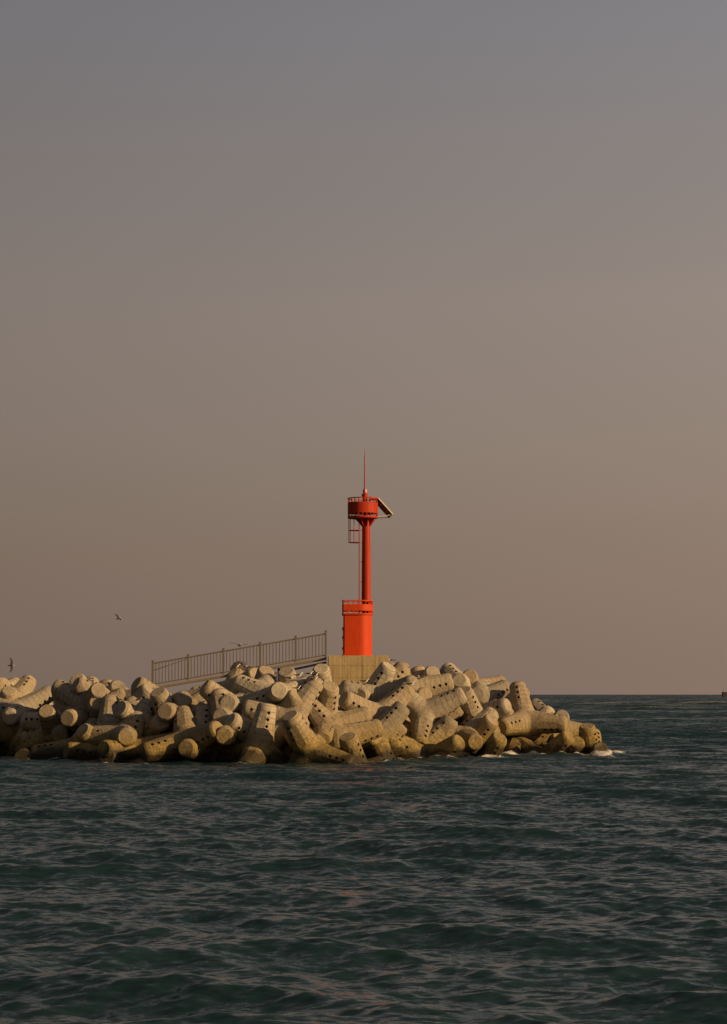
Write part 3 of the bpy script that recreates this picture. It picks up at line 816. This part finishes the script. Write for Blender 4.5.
for side, dy in ((0, -0.1), (1, 1.3)):
    for i, px_ in enumerate(posts):
        if side and i in (0,): continue
        q0 = L(px_, yl(px_, 686.5, 656.8), dy); q1 = L(px_, yl(px_, 661.3, 631.0), dy)
        bm = bmesh.new(); box(bm, (q0 + q1) / 2, (0.15, 0.15, q1.z - q0.z)); box(bm, q1 + Vector((0, 0, .03)), (0.19, 0.19, .06)); mesh_obj('railing_post', bm, M_STEEL, fb)
    if side == 0:
        for a_, b_ in zip(posts, posts[1:]):
            r_ = empty('railing_panel', (0, 0, 0)); r_.parent = fb
            bm = bmesh.new(); bar(bm, L(a_ + .6, yl(a_, 663.5, 633.6), dy), L(b_ - .6, yl(b_, 663.5, 633.6), dy), 0.07, 0.11); mesh_obj('handrail', bm, M_STEEL, r_)
            bm = bmesh.new(); bar(bm, L(a_ + .6, yl(a_, 684.5, 655.0), dy), L(b_ - .6, yl(b_, 684.5, 655.0), dy), 0.05, 0.09); mesh_obj('bottom_rail', bm, M_STEEL, r_)
            bm = bmesh.new(); nb = max(7, round((b_ - a_) / 3.35))
            for k in range(1, nb):
                x = a_ + (b_ - a_) * k / nb
                q0 = L(x, yl(x, 684.3, 654.8), dy); q1 = L(x, yl(x, 663.6, 633.8), dy); box(bm, (q0 + q1) / 2, (0.062, 0.062, q1.z - q0.z - .06))
            mesh_obj('balusters', bm, M_STEEL, r_)
    else:
        bm = bmesh.new(); bar(bm, L(188, yl(188, 663.5, 633.6), dy), L(326, yl(326, 663.5, 633.6), dy), 0.05, 0.07); mesh_obj('handrail', bm, M_STEEL, fb)
bm = bmesh.new(); bar(bm, L(153, 670.5, .9), L(188, 659, .9), 0.045, 0.05); mesh_obj('end_rail', bm, M_STEEL, fb)

# ------------------------------------------------------------------ gulls
def loft(bm, secs, seg=12, matf=None):
    """secs: (centre Vector, half width y, half height z, material)"""
    rings = []
    for c, ry, rz, m in secs:
        rings.append([bm.verts.new(c + Vector((0, ry * math.cos(2 * math.pi * i / seg), rz * math.sin(2 * math.pi * i / seg)))) for i in range(seg)])
    for j in range(len(rings) - 1):
        for i in range(seg):
            f = bm.faces.new((rings[j][i], rings[j][(i + 1) % seg], rings[j + 1][(i + 1) % seg], rings[j + 1][i]))
            f.material_index = secs[j][3] if matf is None else matf(f.calc_center_median(), secs[j][3])
    bm.faces.new(rings[0][::-1]).material_index = secs[0][3]; bm.faces.new(rings[-1]).material_index = secs[-1][3]
GM = [M_GWHITE, M_GGREY, M_GBLACK, M_GBEAK]
def gull_body(bm, flying):
    def mf(c, m):
        if m == 0 and c.x < (0.10 if not flying else .16) and c.z > (0.0 if not flying else -0.065): return 1
        return m
    h = 0.0 if not flying else -0.085
    V = Vector
    secs = [(V((-0.34, 0, .015)), .012, .008, 2), (V((-0.27, 0, .01)), .034, .016, 2), (V((-0.19, 0, 0)), .05, .036, 0), (V((-0.10, 0, -.01)), .075, .065, 0), (V((0, 0, -.015)), .088, .082, 0),
            (V((.08, 0, 0)), .078, .080, 0), (V((.14, 0, .05 + h * .4)), .052, .058, 0), (V((.17, 0, .11 + h)), .040, .042, 0), (V((.20, 0, .145 + h)), .043, .040, 0), (V((.235, 0, .148 + h)), .034, .032, 0),
            (V((.258, 0, .14 + h)), .016, .016, 3), (V((.305, 0, .13 + h)), .010, .012, 3), (V((.315, 0, .122 + h)), .003, .004, 3)]
    loft(bm, secs, 12, mf)
    for s in (-1, 1): box(bm, (.222, s * .036, .16 + h), (.012, .006, .012), mat=2)
def gull(px, py, Y, label, rz=0.0, scale=1.0, flying=False, bank=0.0, flap=0.3, pitch=0, group=None):
    p = P(px, py, Y)
    if not flying:          # stand it on whatever block lies there
        org = Vector((0, 0, CAM_H)); hit = None
        for off in (0, -1, 1, -2, 2, 3, -3, 4, 5, 6, -4, 7, 8, -5, -6, 9, 10, 12, 14):
            d = (P(px, py + 2.6 * scale + off, 140) - org).normalized()
            ok, q, nrm, _, ob, _ = S.ray_cast(DG, org, d)
            if ok and ob.name.startswith('tetrapod') and nrm.z > 0.5 and q.y < 165: hit = q; break
        if hit: p = hit + Vector((0, 0, .19 * scale))
    r = empty('gull', p); r.rotation_euler = (bank, pitch, rz); r.scale = (scale,) * 3
    tag(r, label, 'gull', group)
    bm = bmesh.new(); gull_body(bm, flying)
    if flying:
        for s in (-1, 1):
            pts = [(0.04, .05, .03, .13), (.08, .30, .03 + flap * .22, .14), (.02, .52, .03 + flap * .30, .10), (-.12, .70, .03 + flap * .26, .02)]
            rr = []
            for x, y, z, w_ in pts:
                rr.append([bm.verts.new(Vector((x + w_ * .5, s * y, z))), bm.verts.new(Vector((x, s * y, z + .014))), bm.verts.new(Vector((x - w_, s * y, z))), bm.verts.new(Vector((x, s * y, z - .008)))])
            for j, (a, b) in enumerate(zip(rr, rr[1:])):
                for i in range(4):
                    f = bm.faces.new((a[i], a[(i + 1) % 4], b[(i + 1) % 4], b[i])); f.material_index = 2 if j == 2 else 1
            for q in (rr[0], rr[-1]): bm.faces.new(q)
        bmesh.ops.recalc_face_normals(bm, faces=bm.faces)
        mesh_obj('body', bm, GM, r, 50)
    else:
        for s in (-1, 1):   # folded wings lying along the back, crossed black tips
            loft(bm, [(Vector((.09, s * .06, .02)), .02, .04, 1), (Vector((0, s * .078, .015)), .022, .06, 1), (Vector((-.14, s * .062, .015)), .02, .045, 1), (Vector((-.25, s * .03, .022)), .015, .022, 2), (Vector((-.40, s * .008, .035)), .006, .006, 2)], 8)
        bmesh.ops.recalc_face_normals(bm, faces=bm.faces)
        mesh_obj('body', bm, GM, r, 50)
        for s in (-1, 1):
            bm = bmesh.new(); tube(bm, (0, s * .03, -.08), (.01, s * .03, -.19), .007, seg=6)
            for k in (-.5, 0, .5): tube(bm, (.01, s * .03, -.188), (.06, s * .03 + k * .05, -.192), .005, seg=5)
            mesh_obj('leg', bm, GM[3], r)
    return r
bpy.context.view_layer.update(); DG = bpy.context.evaluated_depsgraph_get()
GG = 'gulls resting on the blocks'
gull(365.3, 676.2, 144.9, 'gull standing at the foot of the pedestal front', 0.1, 1.05, group=GG)
gull(391.2, 659.4, 144.6, 'dark backed gull perched on the skyline block just right of the pedestal', 3.0, 1.0, group=GG)
gull(411.2, 679.0, 140.0, 'white headed gull on the shaded block right of the pedestal', 0.15, 1.05, group=GG)
gull(421.0, 680.3, 140.2, 'dark gull to the right of the white headed one on the shaded block', 2.9, 0.9, group=GG)
gull(309.5, 668.8, 143.5, 'topmost gull in the gap between footbridge and pedestal', 0.1, 0.95, group=GG)
gull(315.5, 672.0, 143.2, 'gull nearest the pedestal corner, facing right', -0.2, 0.95, group=GG)
gull(314.6, 678.6, 139.8, 'dark gull crouched on the round leg end below the pedestal corner', 0.3, 0.9, group=GG)
gull(299.0, 674.2, 141.0, 'gull between the bridge pier and the round leg end', 0.2, 1.05, group=GG)
gull(290.0, 676.3, 141.2, 'gull lower left of the gap, white head turned right', 0.0, 1.05, group=GG)
gull(275.0, 678.2, 141.5, 'white breasted gull beside the dark bridge pier above the big round end', 1.0, 1.0, group=GG)
gull(297.5, 689.3, 139.0, 'dark gull sitting below the three holes of the rounded block', 0.2, 0.95, group=GG)
gull(236.5, 660.3, 144.5, 'gull standing behind the railing with its dark tail to the left', 0.1, 1.0, group=GG)
gull(248.5, 663.4, 144.5, 'dark gull seen through the railing right of the other one', 2.9, 0.9, group=GG)
gull(239.5, 645.3, 140.0, 'gull gliding with wide thin wings just above the railing', 1.25, 1.0, True, 0.1, 0.25)
gull(11.2, 665.5, 118.0, 'dark winged gull banking steeply above the left end of the breakwater', 0.2, 0.68, True, R(70), 0.3)
gull(118.3, 618.5, 130.0, 'small gull flying highest, in open sky above the left half of the railing', 0.5, 0.6, True, R(35), 0.6, R(-18))

# ------------------------------------------------------------------ ship on the horizon
YS = 3300.0
sx = P(722.2, 694, YS).x
ship = empty('cargo_ship', (sx, YS, 0)); tag(ship, 'dark hazy ship on the horizon cut by the right picture edge', 'ship')
bm = bmesh.new()
pr_ = [(0, 1.4), (.6, 7.9), (12, 7.8), (14, 6.4), (80, 6.2), (88, 7.4), (92, 7.6), (84, -0.5), (3, -0.5)]
f0 = [bm.verts.new((x, -6, z)) for x, z in pr_]; f1 = [bm.verts.new((x, 6, z)) for x, z in pr_]
bm.faces.new(f0); bm.faces.new(f1[::-1])
for i in range(len(pr_)): bm.faces.new((f0[i], f1[i], f1[(i + 1) % len(pr_)], f0[(i + 1) % len(pr_)]))
bmesh.ops.recalc_face_normals(bm, faces=bm.faces); mesh_obj('hull', bm, M_HULL, ship)
bm = bmesh.new(); box(bm, (25, 0, 9.5), (11, 9, 8)); box(bm, (25, 0, 14.2), (8, 10, 1.8)); mesh_obj('bridge_house', bm, M_SHIPW, ship)
bm = bmesh.new(); tube(bm, (2.2, 0, 7), (2.2, 0, 12), .3, .15); tube(bm, (25, 0, 15), (25, 0, 20), .3, .15); tube(bm, (50, 0, 5), (50, 0, 13), .4, .2); mesh_obj('mast', bm, M_HULL, ship)
ship.location.z = 0

# ------------------------------------------------------------------ sea
def build_sea():
    rng = np.random.default_rng(4)
    rs = [13.0]
    while rs[-1] < 90: rs.append(rs[-1] * 1.0028)
    while rs[-1] < 420: rs.append(rs[-1] * 1.0037)
    while rs[-1] < 14000: rs.append(rs[-1] * 1.0075)
    rs = np.array(rs)
    fine = np.linspace(-R(11.2), R(11.2), 560)
    step = fine[1] - fine[0]
    side = []; a = R(11.2)
    while a < R(60): step *= 1.03; a += step; side.append(a)
    side = np.array(side); ang = np.concatenate([-side[::-1], fine, side])
    RR, AA = np.meshgrid(rs, ang, indexing='ij')
    X = RR * np.sin(AA); Y = RR * np.cos(AA)
    dr = np.gradient(rs)[:, None] * np.ones_like(AA)
    da = np.abs(np.gradient(ang))[None, :] * RR
    zz = np.zeros_like(X); dX = np.zeros_like(X); dY = np.zeros_like(X)
    NW = 150; lam = 0.30 * (9.0 / 0.30) ** (np.arange(NW) / (NW - 1)) * rng.uniform(.96, 1.04, NW)
    lost = np.zeros_like(X); tot = 0; lostl = np.zeros_like(X); totl = 0
    wind = R(-100)
    for i in range(NW):
        l = lam[i]; k = 2 * math.pi / l
        th = wind + rng.normal(0, 0.72 if l < 2 else 0.42)
        sl = 0.0255 * (1.15 if l < 1.6 else 0.95 if l < 3 else 1.25 * math.exp(-((l - 4) / 4.0) ** 2)) * rng.uniform(.5, 1.4)
        a_ = sl / k
        kx, ky = k * math.cos(th), k * math.sin(th)
        # spacing measured along the wave's own direction
        sp = np.maximum(dr * abs(math.sin(th)), da * abs(math.cos(th))) + 1e-6
        fade = np.clip((l / sp - 2.2) / 2.5, 0, 1)
        # patchiness
        ph = kx * X + ky * Y + rng.uniform(0, 6.28)
        s_, c_ = np.sin(ph), np.cos(ph)
        zz += a_ * fade * s_; dX += -a_ * fade * c_ * math.cos(th) * -1 * 0.0
        dX += a_ * fade * c_ * math.cos(th) * 0.9; dY += a_ * fade * c_ * math.sin(th) * 0.9
        if l < 4: lost += (1 - fade); tot += 1
        else: lostl += (1 - fade); totl += 1
    lost /= tot; lostl /= totl
    # open water beyond the breakwater carries longer seas
    far = np.clip((RR - 150) / 250, 0, 1)
    for i in range(50):
        l = 10 * 7 ** (i / 49) * rng.uniform(.95, 1.05); k = 2 * math.pi / l; th = wind + rng.normal(0, .45)
        sp = np.maximum(dr * abs(math.sin(th)), da * abs(math.cos(th))) + 1e-6
        zz += 0.016 / k * rng.uniform(.5, 1.4) * far * np.clip((l / sp - 2.2) / 2.5, 0, 1) * np.sin(k * math.cos(th) * X + k * math.sin(th) * Y + rng.uniform(0, 6.28))
    gust = 0.82 + 0.18 * np.sin(X * .05 + 1) * np.sin(Y * .035 + X * .02) + 0.1 * np.sin(Y * .11 - X * .07)
    zz *= gust
    hgt = zz.copy()
    Xo = X + dX * gust; Yo = Y + dY * gust
    # foam: around legs that cut the surface, and a few whitecaps
    foam = np.zeros_like(X)
    m = (Yo > 118) & (Yo < 160) & (Xo < 26) & (Xo > -32)
    xi = Xo[m]; yi = Yo[m]; f = np.zeros_like(xi)
    for c, d in legs_world:
        for s in np.linspace(.15, 1.0, 9):
            p = c + d * s
            if abs(p.z) < 0.75:
                amp = 0.55 + 0.40 * (1 / (1 + math.exp(-(p.x - 4.5) / 1.5)))
                f = np.maximum(f, amp * np.exp(-(((xi - p.x) / 1.35) ** 2 + ((yi - p.y + .6) / 1.9) ** 2)))
    for px_, py_, w_, amp in ((455, 754, 2.4, .95), (480, 757, 1.8, .85), (545, 753, 1.6, .95), (606, 749, .8, .85), (120, 758, 1.4, .8), (340, 760, 1.2, .7), (590, 753, 1.5, .6), (250, 765, 1.4, .45)):
        q = P(px_, py_, 134); k_ = -CAM_H / (q.z - CAM_H); qx, qy = q.x * k_, q.y * k_
        f = np.maximum(f, amp * np.exp(-(((xi - qx) / w_) ** 2 + ((yi - qy) / 2.2) ** 2)))
    foam[m] = f
    rug = np.zeros_like(xi)
    for q in range(14):
        kx_, ky_ = rng.normal(0, 2.6), rng.normal(0, 2.2); rug += np.sin(kx_ * xi + ky_ * yi + rng.uniform(0, 6.28))
    rug = np.clip(rug / 3.7 * .5 + .5, 0, 1.6)
    zz[m] += np.clip(f - .35, 0, 1) * rug * 0.62
    cap = np.clip((hgt - 0.42) * 3, 0, 1) * (np.abs(AA) < 1) * (RR > 150)
    foam = np.maximum(foam, cap * 0.62)
    nr, na = X.shape
    co = np.stack([Xo, Yo, zz], -1).reshape(-1, 3)
    idx = np.arange(nr * na).reshape(nr, na)
    q = np.stack([idx[:-1, :-1], idx[:-1, 1:], idx[1:, 1:], idx[1:, :-1]], -1).reshape(-1, 4)[:, ::-1]
    me = bpy.data.meshes.new('sea_water')
    me.vertices.add(len(co)); me.vertices.foreach_set('co', co.astype(np.float32).ravel())
    me.loops.add(q.size); me.loops.foreach_set('vertex_index', q.astype(np.int32).ravel())
    me.polygons.add(len(q)); me.polygons.foreach_set('loop_start', np.arange(0, q.size, 4, dtype=np.int32))
    me.polygons.foreach_set('loop_total', np.full(len(q), 4, dtype=np.int32))
    me.polygons.foreach_set('use_smooth', np.ones(len(q), dtype=bool))
    me.update(calc_edges=True)
    for nme, arr in (('foam', foam), ('lost', lost), ('lost_long', lostl)):
        at = me.attributes.new(nme, 'FLOAT', 'POINT'); at.data.foreach_set('value', arr.astype(np.float32).ravel())
    me.materials.append(M_SEA)
    o = bpy.data.objects.new('sea_water', me); COL.objects.link(o)
    tag(o, kind='structure')
    print('sea verts', len(co), 'h std', float(hgt[:400].std()))
build_sea()
